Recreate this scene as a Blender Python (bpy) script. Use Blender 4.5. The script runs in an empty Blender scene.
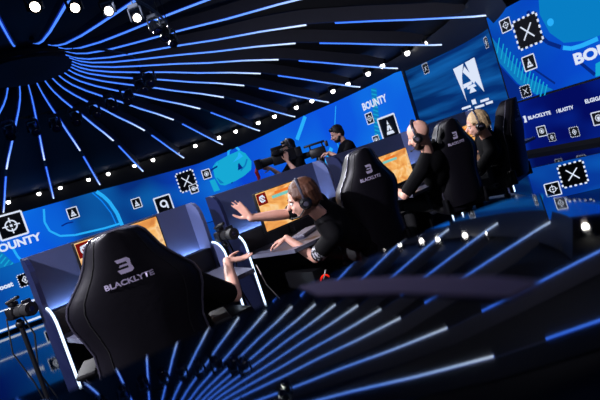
import bpy, bmesh, math, random
from mathutils import Vector as V, Matrix, Quaternion
random.seed(7)
S = bpy.context.scene
COL = S.collection
PI = math.pi
def rad(a): return math.radians(a)
def lin(c):
    o = []
    for x in c:
        x = x / 255.0
        o.append(x / 12.92 if x <= 0.04045 else ((x + 0.055) / 1.055) ** 2.4)
    return tuple(o)

# ------------------------------------------------------------------ camera
ROLL, PITCH, CAMZ = rad(18), math.atan(36 / 500), 1.3
Rw = V((1, 0, 0)); Uw = V((0, math.sin(PITCH), math.cos(PITCH))); Fw = V((0, math.cos(PITCH), -math.sin(PITCH)))
ex = math.cos(ROLL) * Rw - math.sin(ROLL) * Uw
ey = math.sin(ROLL) * Rw + math.cos(ROLL) * Uw
cd = bpy.data.cameras.new('camera'); cam = bpy.data.objects.new('camera', cd); COL.objects.link(cam)
m = Matrix.Identity(4)
for i in range(3):
    m[i][0] = ex[i]; m[i][1] = ey[i]; m[i][2] = -Fw[i]; m[i][3] = (0, 0, CAMZ)[i]
cam.matrix_world = m
cd.sensor_width = 36; cd.lens = 30; cd.clip_start = 0.02; cd.clip_end = 200
cd.dof.use_dof = True; cd.dof.focus_distance = 4.2; cd.dof.aperture_fstop = 4.5
S.camera = cam
# ------------------------------------------------------------------ world, exposure
w = bpy.data.worlds.new('world'); S.world = w; w.use_nodes = True
w.node_tree.nodes['Background'].inputs[0].default_value = (0.004, 0.006, 0.016, 1)
w.node_tree.nodes['Background'].inputs[1].default_value = 0.35
S.view_settings.view_transform = 'Standard'; S.view_settings.look = 'None'
S.view_settings.exposure = 0; S.view_settings.gamma = 1; S.view_settings.use_curve_mapping = False
# ------------------------------------------------------------------ stage lighting (player spots plus added fill lamps)
def area(name, loc, target, size, energy, color, sy=None):
    l = bpy.data.lights.new(name, 'AREA'); l.energy = energy; l.color = color; l.size = size
    if sy: l.shape = 'RECTANGLE'; l.size_y = sy
    o = bpy.data.objects.new(name, l); COL.objects.link(o); o.location = loc
    o.rotation_euler = (V(target) - V(loc)).to_track_quat('-Z', 'Y').to_euler(); return o
def spot(name, loc, target, energy, color, ang=30, blend=.5, r=.08):
    l = bpy.data.lights.new(name, 'SPOT'); l.energy = energy; l.color = color; l.spot_size = rad(ang); l.spot_blend = blend
    l.shadow_soft_size = r
    o = bpy.data.objects.new(name, l); COL.objects.link(o); o.location = loc
    o.rotation_euler = (V(target) - V(loc)).to_track_quat('-Z', 'Y').to_euler(); return o
spot('key_spot', (-5.2, 6.2, 4.6), (-.1, 3.7, .9), 2500, (.95, .96, 1), 40)
spot('key_spot', (-2.0, 9.6, 4.6), (1.6, 4.9, .9), 1200, (.95, .96, 1), 44)
spot('front_spot', (-4.0, 0.5, 4.2), (-.3, 3.7, .85), 2300, (.9, .88, 1), 54)
spot('back_spot', (3.6, 1.2, 4.6), (.9, 4.6, 1.0), 700, (.74, .66, 1), 44)
spot('rear_fill', (1.4, -2.0, 4.2), (-.5, 2.4, .95), 260, (.86, .8, 1), 34)  # lamp added behind the camera to lift the violet strip and near chair
area('fin_fill', (-1.0, 12.0, 2.2), (3.0, 20, 4.4), 2.5, 90, (.8, .82, 1))  # unseen light added in mid-air to brighten the ceiling fins
area('fin_fill', (3.6, 9.5, 2.4), (5.5, 13.5, 4.4), 1.6, 50, (.82, .82, 1))  # second added fill, for the fins at right
area('operator_wash', (-1.5, 7.0, 4.2), (.5, 8, 1.4), 1.2, 60, (.6, .7, 1))

# ------------------------------------------------------------------ materials
MATS = {}
def pbr(name, rgb, rough=.5, metal=0, noise=0, scale=40, spec=.5, bump=0, coat=0):
    if name in MATS: return MATS[name]
    mt = bpy.data.materials.new(name); mt.use_nodes = True; nt = mt.node_tree; b = nt.nodes['Principled BSDF']
    c = lin(rgb)
    b.inputs['Base Color'].default_value = (*c, 1); b.inputs['Roughness'].default_value = rough
    b.inputs['Metallic'].default_value = metal; b.inputs['Specular IOR Level'].default_value = spec
    b.inputs['Coat Weight'].default_value = coat
    tc = nt.nodes.new('ShaderNodeTexCoord'); n = nt.nodes.new('ShaderNodeTexNoise'); n.inputs['Scale'].default_value = scale
    nt.links.new(tc.outputs['Object'], n.inputs['Vector'])
    if noise:
        r = nt.nodes.new('ShaderNodeMix'); r.data_type = 'RGBA'
        r.inputs[6].default_value = (*[x * (1 - noise) for x in c], 1); r.inputs[7].default_value = (*[min(1, x * (1 + noise)) for x in c], 1)
        nt.links.new(n.outputs['Fac'], r.inputs[0]); nt.links.new(r.outputs[2], b.inputs['Base Color'])
    if bump:
        bp = nt.nodes.new('ShaderNodeBump'); bp.inputs['Strength'].default_value = bump; bp.inputs['Distance'].default_value = .004
        nt.links.new(n.outputs['Fac'], bp.inputs['Height']); nt.links.new(bp.outputs[0], b.inputs['Normal'])
    MATS[name] = mt; return mt
def glow(name, rgb, st=1.0):
    if name in MATS: return MATS[name]
    mt = bpy.data.materials.new(name); mt.use_nodes = True; nt = mt.node_tree
    nt.nodes.remove(nt.nodes['Principled BSDF']); e = nt.nodes.new('ShaderNodeEmission')
    e.inputs[0].default_value = (*lin(rgb), 1); e.inputs[1].default_value = st
    nt.links.new(e.outputs[0], nt.nodes['Material Output'].inputs[0]); MATS[name] = mt; return mt
def ramp(nt, stops):
    r = nt.nodes.new('ShaderNodeValToRGB'); el = r.color_ramp.elements
    while len(el) < len(stops): el.new(.5)
    for e, (p, c) in zip(el, stops): e.position = p; e.color = (*lin(c), 1)
    return r
def screen(name, base, uvscale, det, amount, hi, st=1.0, distort=0):
    """LED picture: a ramp along u (0..1) mixed with stretched noise towards hi"""
    mt = bpy.data.materials.new(name); mt.use_nodes = True; nt = mt.node_tree
    nt.nodes.remove(nt.nodes['Principled BSDF']); e = nt.nodes.new('ShaderNodeEmission'); e.inputs[1].default_value = st
    uv = nt.nodes.new('ShaderNodeUVMap'); sx = nt.nodes.new('ShaderNodeSeparateXYZ'); nt.links.new(uv.outputs[0], sx.inputs[0])
    r = ramp(nt, base); nt.links.new(sx.outputs['X'], r.inputs[0])
    mp = nt.nodes.new('ShaderNodeMapping'); mp.inputs['Scale'].default_value = uvscale; nt.links.new(uv.outputs[0], mp.inputs[0])
    n = nt.nodes.new('ShaderNodeTexNoise'); n.inputs['Scale'].default_value = 1; n.inputs['Detail'].default_value = det
    n.inputs['Distortion'].default_value = distort
    nt.links.new(mp.outputs[0], n.inputs['Vector'])
    cr = nt.nodes.new('ShaderNodeValToRGB'); cr.color_ramp.elements[0].position = .42; cr.color_ramp.elements[1].position = .68
    cr.color_ramp.elements[1].color = (amount, amount, amount, 1)
    nt.links.new(n.outputs['Fac'], cr.inputs[0])
    mx = nt.nodes.new('ShaderNodeMix'); mx.data_type = 'RGBA'; nt.links.new(cr.outputs[0], mx.inputs[0])
    nt.links.new(r.outputs[0], mx.inputs[6]); mx.inputs[7].default_value = (*lin(hi), 1)
    nt.links.new(mx.outputs[2], e.inputs[0]); nt.links.new(e.outputs[0], nt.nodes['Material Output'].inputs[0])
    return mt

# ------------------------------------------------------------------ mesh helpers
class MB:
    def __init__(s): s.b = bmesh.new()
    def _xf(s, vs, M):
        if M is not None:
            for v in vs: v.co = M @ v.co
    def box(s, c, size, M=None, bev=0):
        r = bmesh.ops.create_cube(s.b, size=1.0); vs = r['verts']
        for v in vs: v.co = V((v.co.x * size[0], v.co.y * size[1], v.co.z * size[2])) + V(c)
        if bev:
            es = list({e for v in vs for e in v.link_edges})
            rr = bmesh.ops.bevel(s.b, geom=es, offset=bev, segments=2, affect='EDGES', profile=.5)
            vs = list({v for f in rr['faces'] for v in f.verts} | {v for v in vs if v.is_valid})
        s._xf(vs, M); return s
    def cone(s, p0, p1, r0, r1=None, seg=16, caps=True):
        p0, p1 = V(p0), V(p1); d = p1 - p0
        if r1 is None: r1 = r0
        q = d.to_track_quat('Z', 'Y')
        ra = [s.b.verts.new(p0 + q @ V((r0 * math.cos(2 * PI * i / seg), r0 * math.sin(2 * PI * i / seg), 0))) for i in range(seg)]
        rb = [s.b.verts.new(p1 + q @ V((r1 * math.cos(2 * PI * i / seg), r1 * math.sin(2 * PI * i / seg), 0))) for i in range(seg)]
        for i in range(seg):
            j = (i + 1) % seg; s.b.faces.new((ra[i], ra[j], rb[j], rb[i]))
        if caps: s.b.faces.new(ra[::-1]); s.b.faces.new(rb)
        return s
    def ball(s, c, r, seg=16, M=None):
        if not hasattr(r, '__len__'): r = (r, r, r)
        q = bmesh.ops.create_uvsphere(s.b, u_segments=seg, v_segments=max(8, seg // 2), radius=1)['verts']
        for v in q:
            p = V((v.co.x * r[0], v.co.y * r[1], v.co.z * r[2]))
            v.co = (M @ p if M is not None else p) + V(c)
        return s
    def cap(s, p0, p1, r0, r1=None, seg=12):
        if r1 is None: r1 = r0
        s.ball(p0, r0, seg); s.ball(p1, r1, seg); s.cone(p0, p1, r0, r1, seg); return s
    def chain(s, pts, rs, seg=12):
        for a, b, ra, rb in zip(pts, pts[1:], rs, rs[1:]): s.cap(a, b, ra, rb, seg)
        return s
    def tube(s, pts, r, seg=8, closed=False):
        pts = [V(p) for p in pts]; n = len(pts); rings = []
        up = V((0, 0, 1)); prev = None
        for i, p in enumerate(pts):
            a = pts[i - 1] if (i or closed) else p; b = pts[(i + 1) % n] if (i < n - 1 or closed) else p
            t = (b - a).normalized()
            if prev is None:
                x = t.cross(up)
                if x.length < .01: x = t.cross(V((1, 0, 0)))
                x.normalize()
            else:
                x = (prev - t * prev.dot(t)).normalized()
            prev = x; y = t.cross(x)
            rr = r[i] if hasattr(r, '__len__') else r
            rings.append([s.b.verts.new(p + x * rr * math.cos(2 * PI * k / seg) + y * rr * math.sin(2 * PI * k / seg)) for k in range(seg)])
        for i in range(n if closed else n - 1):
            A, B = rings[i], rings[(i + 1) % n]
            for k in range(seg): s.b.faces.new((A[k], A[(k + 1) % seg], B[(k + 1) % seg], B[k]))
        if not closed: s.b.faces.new(rings[0][::-1]); s.b.faces.new(rings[-1])
        return s
    def prism(s, poly, fn, th):
        """poly of (a,b); fn(a,b,t)->point, t in (0,th)"""
        A = [s.b.verts.new(V(fn(a, b, 0))) for a, b in poly]; B = [s.b.verts.new(V(fn(a, b, th))) for a, b in poly]
        s.b.faces.new(A[::-1]); s.b.faces.new(B); n = len(poly)
        for i in range(n): s.b.faces.new((A[i], A[(i + 1) % n], B[(i + 1) % n], B[i]))
        return s
    def lathe(s, prof, c=(0, 0, 0), seg=24):
        c = V(c); rings = [[s.b.verts.new(c + V((r * math.cos(2 * PI * k / seg), r * math.sin(2 * PI * k / seg), z))) for k in range(seg)] for r, z in prof]
        for A, B in zip(rings, rings[1:]):
            for k in range(seg): s.b.faces.new((A[k], A[(k + 1) % seg], B[(k + 1) % seg], B[k]))
        s.b.faces.new(rings[0][::-1]); s.b.faces.new(rings[-1]); return s
    def grid(s, P, closed_u=False):
        G = [[s.b.verts.new(V(p)) for p in row] for row in P]
        for r0, r1 in zip(G, G[1:]):
            n = len(r0)
            for k in range(n if closed_u else n - 1): s.b.faces.new((r0[k], r0[(k + 1) % n], r1[(k + 1) % n], r1[k]))
        return s
    def build(s, name, mat, parent=None, smooth=True, ang=35):
        bmesh.ops.recalc_face_normals(s.b, faces=s.b.faces)
        me = bpy.data.meshes.new(name); s.b.to_mesh(me); s.b.free()
        if mat: me.materials.append(mat)
        if smooth:
            me.polygons.foreach_set('use_smooth', [True] * len(me.polygons)); me.set_sharp_from_angle(angle=rad(ang))
        o = bpy.data.objects.new(name, me); COL.objects.link(o)
        if parent: o.parent = parent
        return o
def tag(o, label, cat, group=None):
    o['label'] = label; o['category'] = cat
    if group: o['group'] = group
    return o
def thing(name, label, cat, loc=(0, 0, 0), rz=0, group=None):
    o = bpy.data.objects.new(name, None); COL.objects.link(o); o.empty_display_size = .1
    o.location = loc; o.rotation_euler = (0, 0, rz); return tag(o, label, cat, group)
def struct(o): o['kind'] = 'structure'; return o
def dup(root, parent=None):
    c = root.copy(); COL.objects.link(c)
    if parent: c.parent = parent
    for ch in [x for x in KIDS.get(root.name, root.children)]: dup(ch, c)
    return c
KIDS = {}
def text_mesh(txt, size, off=0.0, shear=0.0, align='CENTER'):
    cu = bpy.data.curves.new('t', 'FONT'); cu.body = txt; cu.size = size; cu.offset = off; cu.shear = shear
    cu.align_x = align; cu.align_y = 'CENTER'; cu.resolution_u = 3
    o = bpy.data.objects.new('t', cu); COL.objects.link(o)
    dg = bpy.context.evaluated_depsgraph_get(); dg.update()
    me = bpy.data.meshes.new_from_object(o.evaluated_get(dg)); bpy.data.objects.remove(o)
    return me
def text_obj(name, txt, size, mat, parent, fn, off=0.0, shear=0.0, align='CENTER'):
    me = text_mesh(txt, size, off, shear, align); me.name = name
    for v in me.vertices: v.co = V(fn(v.co.x, v.co.y))
    me.materials.clear(); me.materials.append(mat)
    o = bpy.data.objects.new(name, me); COL.objects.link(o); o.parent = parent; return o
def remesh(o, voxel, sm=6, fac=.5):
    a = o.modifiers.new('r', 'REMESH'); a.mode = 'VOXEL'; a.voxel_size = voxel
    b = o.modifiers.new('s', 'SMOOTH'); b.iterations = sm; b.factor = fac
    dg = bpy.context.evaluated_depsgraph_get(); dg.update()
    me = bpy.data.meshes.new_from_object(o.evaluated_get(dg)); old = o.data; mats = list(old.materials)
    o.modifiers.clear(); o.data = me; me.name = o.name
    me.materials.clear()
    for x in mats: me.materials.append(x)
    me.polygons.foreach_set('use_smooth', [True] * len(me.polygons)); return o

BLACK = pbr('matt_black_metal', (16, 16, 20), .45, .2, .2)
RUB = pbr('black_rubber', (12, 12, 14), .7)
WHITE = glow('led_white', (215, 232, 255), 1.0)

# ================================================================== SETTING
CX, CY = -6.88, 16.06
def dome(az, r, z): return V((CX + r * math.cos(az), CY + r * math.sin(az), z))
def rim_scale(a):     # the ceiling is longer towards the viewer than at the screens
    a = (math.degrees(a) + 180) % 360 - 180
    if 20 <= a <= 129: return 1.0
    if a > 129: return 1 + .9 * min(1, (a - 129) / 45)
    if a > -10: return 1 + .14 * (20 - a) / 30
    return 1.14 + .76 * min(1, (-10 - a) / 50)
PROF = [(1.2, 6.72), (1.45, 6.5), (1.8, 6.32), (2.4, 6.13), (3.1, 5.97), (4.3, 5.72), (5.3, 5.48), (6.5, 5.24), (7.65, 4.96), (8.3, 4.74), (9.2, 4.42), (10.05, 4.1), (11.4, 3.62)]
def prof_z(r):
    if r <= PROF[0][0]: return PROF[0][1]
    for (a, za), (b, zb) in zip(PROF, PROF[1:]):
        if r <= b: return za + (zb - za) * (r - a) / (b - a)
    return PROF[-1][1] - .30 * (r - PROF[-1][0])
# arena floor and stage
ARENA = -0.42
floor_m = pbr('arena_floor_vinyl', (9, 13, 30), .05, 0, .25, 3, .6)
b = MB(); b.box((2, 15, ARENA - .1), (60, 60, .2)); struct(b.build('floor', floor_m, smooth=False))
stage_m = pbr('stage_floor_laminate', (7, 8, 14), .3, 0, .3, 5, .5)
poly = [(-4.2, -2.5), (4.0, -2.5), (3.6, 1.5), (2.9, 4.5), (2.72, 5.6), (2.82, 7.0), (2.75, 8.2), (2.2, 9.5), (-.6, 9.3), (-.9, 6.2), (-1.05, 4.75), (-1.5, 4.3), (-2.28, 3.62), (-3.2, 2.2), (-4.2, 1.0)]
b = MB(); b.prism(poly, lambda a, c, t: (a, c, t + ARENA), -ARENA)
st = struct(b.build('trim_1', stage_m, smooth=False)); st['label'] = 'raised black stage floor under the player pods'
# ceiling dome shell
ceil_m = pbr('ceiling_black_paint', (3, 3, 7), .7, 0, .2, 2)
rows = []
for r in (0.0, .9, 1.5, 3, 4.5, 6, 7.5, 9, 10.5, 12.0, 12.75, 13.6, 14.6):
    zz = prof_z(r) + .42 if r < 11.5 else 4.24
    rows.append([dome(2 * PI * k / 96, max(r, .01) * (1 if r < 2 else rim_scale(2 * PI * k / 96)), zz if r > .95 else 7.3) for k in range(96)])
b = MB(); b.grid(rows, True); struct(b.build('ceiling', ceil_m))
b = MB(); b.lathe([(1.38, 6.58), (1.42, 6.8), (.2, 7.0)], (CX, CY, 0), 48); hub = b.build('ceiling_hub', pbr('hub_black', (4, 4, 6), .8)); tag(hub, 'round black hub disc where the ceiling light fins meet', 'ceiling disc')

# ---- LED wall, curved part
RW = 13.5
def wall_pt(az, z, off=0): return V((CX + (RW - off) * math.cos(rad(az)), CY + (RW - off) * math.sin(rad(az)), z))
TOPS = [(-20, 3.2), (-7.2, 3.23), (20.7, 3.52), (22, 3.66), (51, 3.57), (67, 3.27), (82, 3.05), (107, 3.33), (129, 3.38), (175, 3.38)]
def top_z(az):
    for (a, za), (c, zc) in zip(TOPS, TOPS[1:]):
        if az <= c: return za + (zc - za) * (az - a) / (c - a)
    return TOPS[-1][1]
def wall_section(a0, a1, zb, mat, zt=None, off=0, name='screen_panel', parent=None):
    n = max(6, int(abs(a1 - a0) / 2)); bm = MB(); me_b = bm.b; uvl = me_b.loops.layers.uv.new('UVMap')
    cols = []
    for i in range(n + 1):
        t = i / n; az = a0 + (a1 - a0) * t; z1 = zt if zt is not None else top_z(az)
        cols.append([(me_b.verts.new(wall_pt(az, zb + (z1 - zb) * j / 4, off)), (t, j / 4)) for j in range(5)] )
    for A, B in zip(cols, cols[1:]):
        for j in range(4):
            q = [A[j], B[j], B[j + 1], A[j + 1]]; f = me_b.faces.new([x[0] for x in q])
            for lp, x in zip(f.loops, q): lp[uvl].uv = x[1]
    me = bpy.data.meshes.new(name); me_b.to_mesh(me); me_b.free(); me.materials.append(mat)
    o = bpy.data.objects.new(name, me); COL.objects.link(o); o.parent = parent
    return o
wallA = thing('led_wall', 'long curved blue LED video wall behind the pods with white emblem squares', 'video wall')
wallB = thing('led_wall', 'dark blue LED screen showing the large white A logo', 'video wall')
wallC = thing('led_wall', 'angled bright blue LED screen at right above the sponsor ribbon', 'video wall')
scrA = screen('wall_picture_blue', [(0, (8, 110, 225)), (.13, (10, 116, 232)), (.26, (9, 92, 222)), (.315, (8, 82, 205)), (.335, (7, 44, 122)), (.46, (6, 46, 124)), (.52, (8, 60, 175)), (.62, (10, 66, 205)), (.8, (12, 82, 222)), (1, (14, 98, 225))], (9, 1.2, 1), 1.0, .35, (20, 150, 240))
scrB = screen('wall_picture_streaks', [(0, (5, 38, 92)), (.5, (6, 46, 112)), (1, (5, 44, 110))], (1.1, 9, 1), 3, .85, (18, 98, 176), distort=.3)
scrC = screen('wall_picture_angled', [(0, (5, 56, 170)), (.3, (7, 74, 205)), (.6, (8, 96, 212)), (1, (10, 120, 205))], (3, 1.5, 1), 1, .3, (14, 130, 220))
wall_section(160, 21.4, ARENA + .02, scrA, parent=wallA)
wall_section(20.6, -8.5, ARENA + .02, scrB, parent=wallB)
FRAME = pbr('screen_frame_black', (5, 6, 12), .6)
# black back structure of the walls (fascia above the screens too)
rows = [[wall_pt(a, z, -.08) for a in range(-9, 182, 3)] for z in (ARENA, 4.2)]
b = MB(); b.grid(rows); struct(b.build('wall_back', FRAME))
rows = [[wall_pt(a, top_z(a), .02) for a in range(-20, 176, 3)], [wall_pt(a, 4.12, .3) for a in range(-20, 176, 3)]]
b = MB(); b.grid(rows); fz = struct(b.build('trim_2', FRAME)); fz['label'] = 'black fascia above the screens'
b = MB(); b.grid([[wall_pt(a, ARENA, .06) for a in (20.7, 21.3)], [wall_pt(a, 3.62, .06) for a in (20.7, 21.3)]]); b.build('frame_post', FRAME, wallB)
# C wall: flat
C0 = V((6.3, 13.6, 0)); CD = V((.4, -.92, 0)).normalized(); CN = V((-CD.y, CD.x, 0)) * -1   # towards the camera
if CN.dot(V((-.5, -1, 0))) < 0: CN = -CN
def c_pt(s, z, off=0): return C0 + CD * s + CN * off + V((0, 0, z))
def flat_screen(s0, s1, z0, z1, mat, parent, off=0, name='screen_panel'):
    me = bpy.data.meshes.new(name); me.from_pydata([c_pt(s0, z0, off), c_pt(s1, z0, off), c_pt(s1, z1, off), c_pt(s0, z1, off)], [], [(0, 1, 2, 3)])
    uv = me.uv_layers.new(name='UVMap')
    for l, c in zip(uv.data, ((0, 0), (1, 0), (1, 1), (0, 1))): l.uv = c
    me.materials.append(mat); o = bpy.data.objects.new(name, me); COL.objects.link(o); o.parent = parent; return o
flat_screen(-.05, 7.5, 1.05, 3.43, scrC, wallC)
b = MB(); b.prism([(-.12, ARENA), (7.6, ARENA), (7.6, 3.5), (-.12, 3.5)], lambda a, c, t: c_pt(a, c, -.03 - t), .15); b.build('screen_back', FRAME, wallC, smooth=False)
ribC = thing('ribbon_screen', 'navy LED ribbon with sponsor names under the angled right screen', 'video screen')
scrR = screen('ribbon_picture', [(0, (8, 60, 175)), (.05, (4, 20, 110)), (.2, (3, 12, 92)), (1, (3, 14, 98))], (5, 1.6, 1), 1, .25, (10, 60, 200))
flat_screen(-.15, 7.5, -.3, 1.0, scrR, ribC, .05)
b = MB(); b.prism([(-.2, ARENA), (7.5, ARENA), (7.5, -.3), (-.2, -.3)], lambda a, c, t: c_pt(a, c, .05 - t), .06); b.build('ribbon_plinth', FRAME, ribC, smooth=False)

# ---- graphics on the screens
INK = pbr('graphic_black', (3, 4, 7), .6)
def fA(az, z):      # local metres on the curved wall -> world; x to the right as seen from inside
    return lambda x, y, o=.05: wall_pt(az - math.degrees(x / RW), z + y, o)
def fC(s, z, off=.03): return lambda x, y, o=0: c_pt(s + x, z + y, off + o)
def poly_obj(name, polys, mat, parent, fn, o=.05, sub=0):
    me = bpy.data.meshes.new(name); vs, fs = [], []
    for p in polys:
        fs.append(tuple(range(len(vs), len(vs) + len(p)))); vs += [V(fn(x, y, o)) for x, y in p]
    me.from_pydata(vs, [], fs); me.materials.append(mat)
    ob = bpy.data.objects.new(name, me); COL.objects.link(ob); ob.parent = parent; return ob
def seg(x0, y0, x1, y1, wd):
    d = V((x1 - x0, y1 - y0)); n = V((-d.y, d.x)).normalized() * wd / 2
    return [(x0 + n.x, y0 + n.y), (x1 + n.x, y1 + n.y), (x1 - n.x, y1 - n.y), (x0 - n.x, y0 - n.y)]
def ring(cx, cy, r, wd, a0=0, a1=360, n=20):
    P = [(cx + r * math.cos(rad(a0 + (a1 - a0) * i / n)), cy + r * math.sin(rad(a0 + (a1 - a0) * i / n))) for i in range(n + 1)]
    return [seg(*P[i], *P[i + 1], wd) for i in range(n)]
def emblem(kind, size, parent, fn, o=.05, dashed=False, wx=1.0):
    h = size / 2; W = h * wx
    bg = poly_obj('emblem', [[(-W, -h), (W, -h), (W, h), (-W, h)]], INK, parent, fn, o)
    t = size * .075; pl = []
    if dashed:
        for k in range(5):
            a = -1 + 2 * (k + .25) / 5; c = -1 + 2 * (k + .75) / 5
            pl += [seg(a * W, h, c * W, h, t), seg(a * W, -h, c * W, -h, t), seg(-W, a * h, -W, c * h, t), seg(W, a * h, W, c * h, t)]
    else:
        pl += [seg(-W, h, W, h, t), seg(-W, -h, W, -h, t), seg(-W, -h, -W, h, t), seg(W, -h, W, h, t)]
    s = size
    if kind == 'x':
        pl += [seg(-.22 * s, .24 * s, .22 * s, -.24 * s, s * .05), seg(.22 * s, .24 * s, -.22 * s, -.24 * s, s * .05)]
    elif kind == 'target':
        pl += ring(0, 0, .22 * s, s * .055) + [seg(a * .34 * s, b_ * .34 * s, a * .12 * s, b_ * .12 * s, s * .05) for a, b_ in ((1, 0), (-1, 0), (0, 1), (0, -1))]
        pl += [seg(-.05 * s, 0, .05 * s, 0, .1 * s)]
    elif kind == 'ace':
        pl += [[(-.26 * s, -.3 * s), (.26 * s, -.3 * s), (.2 * s, -.16 * s), (-.2 * s, -.16 * s)], [(-.17 * s, -.1 * s), (-.06 * s, -.13 * s), (0, .0 * s), (.06 * s, -.13 * s), (.17 * s, -.1 * s), (.08 * s, .1 * s), (-.08 * s, .1 * s)], [(-.07 * s, .14 * s), (.07 * s, .14 * s), (0, .33 * s)]]
    elif kind == 'shield':
        pl += ring(0, .02 * s, .24 * s, .06 * s) + [[(-.12 * s, .12 * s), (.12 * s, .12 * s), (.1 * s, -.08 * s), (0, -.18 * s), (-.1 * s, -.08 * s)]]
    elif kind == 'loop':
        pl += ring(0, .04 * s, .19 * s, .1 * s) + [seg(.19 * s, .1 * s, .19 * s, -.3 * s, .1 * s)]
    elif kind == 'diamond':
        pl += [seg(0, .3 * s, .22 * s, 0, .06 * s), seg(.22 * s, 0, 0, -.3 * s, .06 * s), seg(0, -.3 * s, -.22 * s, 0, .06 * s), seg(-.22 * s, 0, 0, .3 * s, .06 * s), seg(0, -.1 * s, 0, .1 * s, .12 * s)]
    poly_obj('emblem_lines', pl, glow('graphic_white', (225, 235, 255), .95), bg, fn, o + (.04 if parent is wallA else .012))
    return bg
GW = MATS['graphic_white'] if 'graphic_white' in MATS else glow('graphic_white', (225, 235, 255), .95)
LB = glow('graphic_light_blue', (40, 175, 250), 1); TEAL = glow('graphic_teal', (22, 168, 212), 1); TEALD = glow('graphic_teal_deep', (14, 120, 190), 1)
NAVY = glow('graphic_navy', (6, 40, 128), 1); AZ = glow('graphic_azure', (14, 130, 240), 1)

# ---- A wall pictures
def az_poly(name, pts, mat, parent, off):
    return poly_obj(name, [[(a, z) for a, z in pts]], mat, parent, lambda a, z, o: wall_pt(a, z, o), off)
def az_line(name, pts, wd, mat, parent, off):
    out = []; k = RW * PI / 180
    sub = []
    for (a, z), (c, y) in zip(pts, pts[1:]):
        for i in range(4): sub.append((a + (c - a) * i / 4, z + (y - z) * i / 4))
    sub.append(pts[-1])
    for (a, z), (c, y) in zip(sub, sub[1:]):
        out.append([(-x / k, yy) for x, yy in seg(-a * k, z, -c * k, y, wd)])
    return poly_obj(name, out, mat, parent, lambda a, z, o: wall_pt(a, z, o), off)
az_line('picture_line', [(119.8, 3.2), (120.6, 2.5), (120.2, 1.95), (118.5, 1.52), (115.4, 1.31), (108.6, 1.16), (105, 1.14)], .11, LB, wallA, .03)
az_line('picture_line', [(107.6, 3.3), (106.4, 2.9), (105.6, 2.5), (104.8, 1.77), (104.6, 1.0)], .2, LB, wallA, .03)
az_line('picture_line', [(108.6, 3.3), (107.2, 2.7), (106.1, 1.9), (105.8, 1.1)], .07, AZ, wallA, .03)
az_line('picture_line', [(128.6, 1.79), (128.2, 1.19), (127.3, .56), (126, 0)], .12, LB, wallA, .03)
az_line('picture_line', [(132.5, 1.7), (131, .9), (129.6, .3), (127.6, -.2)], .7, TEALD, wallA, .028)
for i in range(9):
    t = i / 9; a = 132 - 4 * t; z = 1.6 - 1.75 * t
    az_line('picture_rib', [(a + .7, z - .12), (a - .7, z + .12)], .06, TEAL, wallA, .035)
az_line('picture_line', [(117.5, 2.02), (116.2, 2.08), (114.8, 2.04)], .08, NAVY, wallA, .03)
# teal bag
BAG = [(78.7, 2.6), (77.5, 2.8), (73.9, 2.95), (70.6, 3.0), (69.4, 2.75), (68.5, 2.2), (69.3, 1.75), (71.5, 1.55), (74.1, 1.42), (77.2, 1.36), (78.4, 1.5), (79.0, 2.0)]
bag = az_poly('picture_bag', BAG, TEAL, wallA, .03)
az_line('picture_line', [(73.9, 2.9), (73.4, 3.2), (72.4, 3.3), (71.3, 3.28), (70.6, 3.0)], .14, LB, wallA, .03)
az_line('picture_line', [(80.4, 2.0), (79.4, 2.45), (77.6, 2.55), (76.2, 2.3), (75.4, 1.8), (75.2, 1.35)], .1, NAVY, wallA, .04)
az_line('picture_line', [(75.0, 1.72), (72.4, 1.85), (70.4, 2.1), (69.4, 2.4)], .1, TEALD, wallA, .04)
az_poly('picture_patch', [(77.6, 2.7), (74, 2.86), (70.8, 2.9), (70.2, 2.62), (73.5, 2.42), (77.0, 2.3)], LB, wallA, .036)
az_poly('picture_patch', [(78.6, 1.9), (77.6, 2.1), (77.2, 1.5), (78.2, 1.55)], TEALD, wallA, .036)
az_poly('picture_patch', [(73.8, 1.9), (71.2, 2.0), (71.8, 2.35)], NAVY, wallA, .045)
az_line('picture_line', [(77.0, 2.75), (73.5, 2.4), (71.2, 2.75)], .06, TEALD, wallA, .04)
az_poly('picture_patch', [(80.6, 1.9), (79.2, 1.9), (78.8, 1.2), (80.4, 1.2)], TEAL, wallA, .03)
# streaks behind the operators
az_line('picture_line', [(50.9, 3.5), (55.0, 2.5)], .22, LB, wallA, .03)
az_line('picture_line', [(46.6, 1.5), (51.0, .4)], .22, LB, wallA, .03)
az_line('picture_line', [(42, 3.4), (44.5, 2.2), (44.8, 1.0)], .05, LB, wallA, .03)
# ribbed teal band
az_line('picture_line', [(30.4, 3.45), (31.8, 2.4), (33.8, 1.0)], .36, TEALD, wallA, .028)
for i in range(14):
    t = i / 13.0; a = 30.5 + 3.2 * t; z = 3.35 - 2.3 * t
    az_line('picture_rib', [(a + .65, z + .08), (a - .65, z - .07)], .055, TEAL, wallA, .033)
for kind, az, z, s, d, wx in (('target', 127.3, 2.83, 1.25, 0, 1.05), ('ace', 114.2, 2.53, .6, 0, .9), ('ace', 99.6, 1.97, .56, 0, .9), ('loop', 93.4, 1.42, .95, 0, 1),
                          ('x', 86.1, 2.3, 1.12, 1, .95), ('shield', 85.0, 1.74, .5, 0, .95), ('shield', 80.7, 2.32, .52, 0, .95),
                          ('target', 33.7, 2.24, .5, 0, .9), ('ace', 29.2, 1.55, 1.02, 0, 1.15), ('shield', 33.7, 1.16, .45, 0, .9)):
    emblem(kind, s, wallA, fA(az, z), .06, d, wx)
text_obj('lettering', 'BOUNTY', .56, GW, wallA, lambda x, y: fA(127.6, 1.82)(x * 1.05, y, .06), .022)
text_obj('lettering', 'BOUNTY', .46, GW, wallA, lambda x, y: fA(31.3, 2.82)(x * .9, y, .06), .017)
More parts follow.
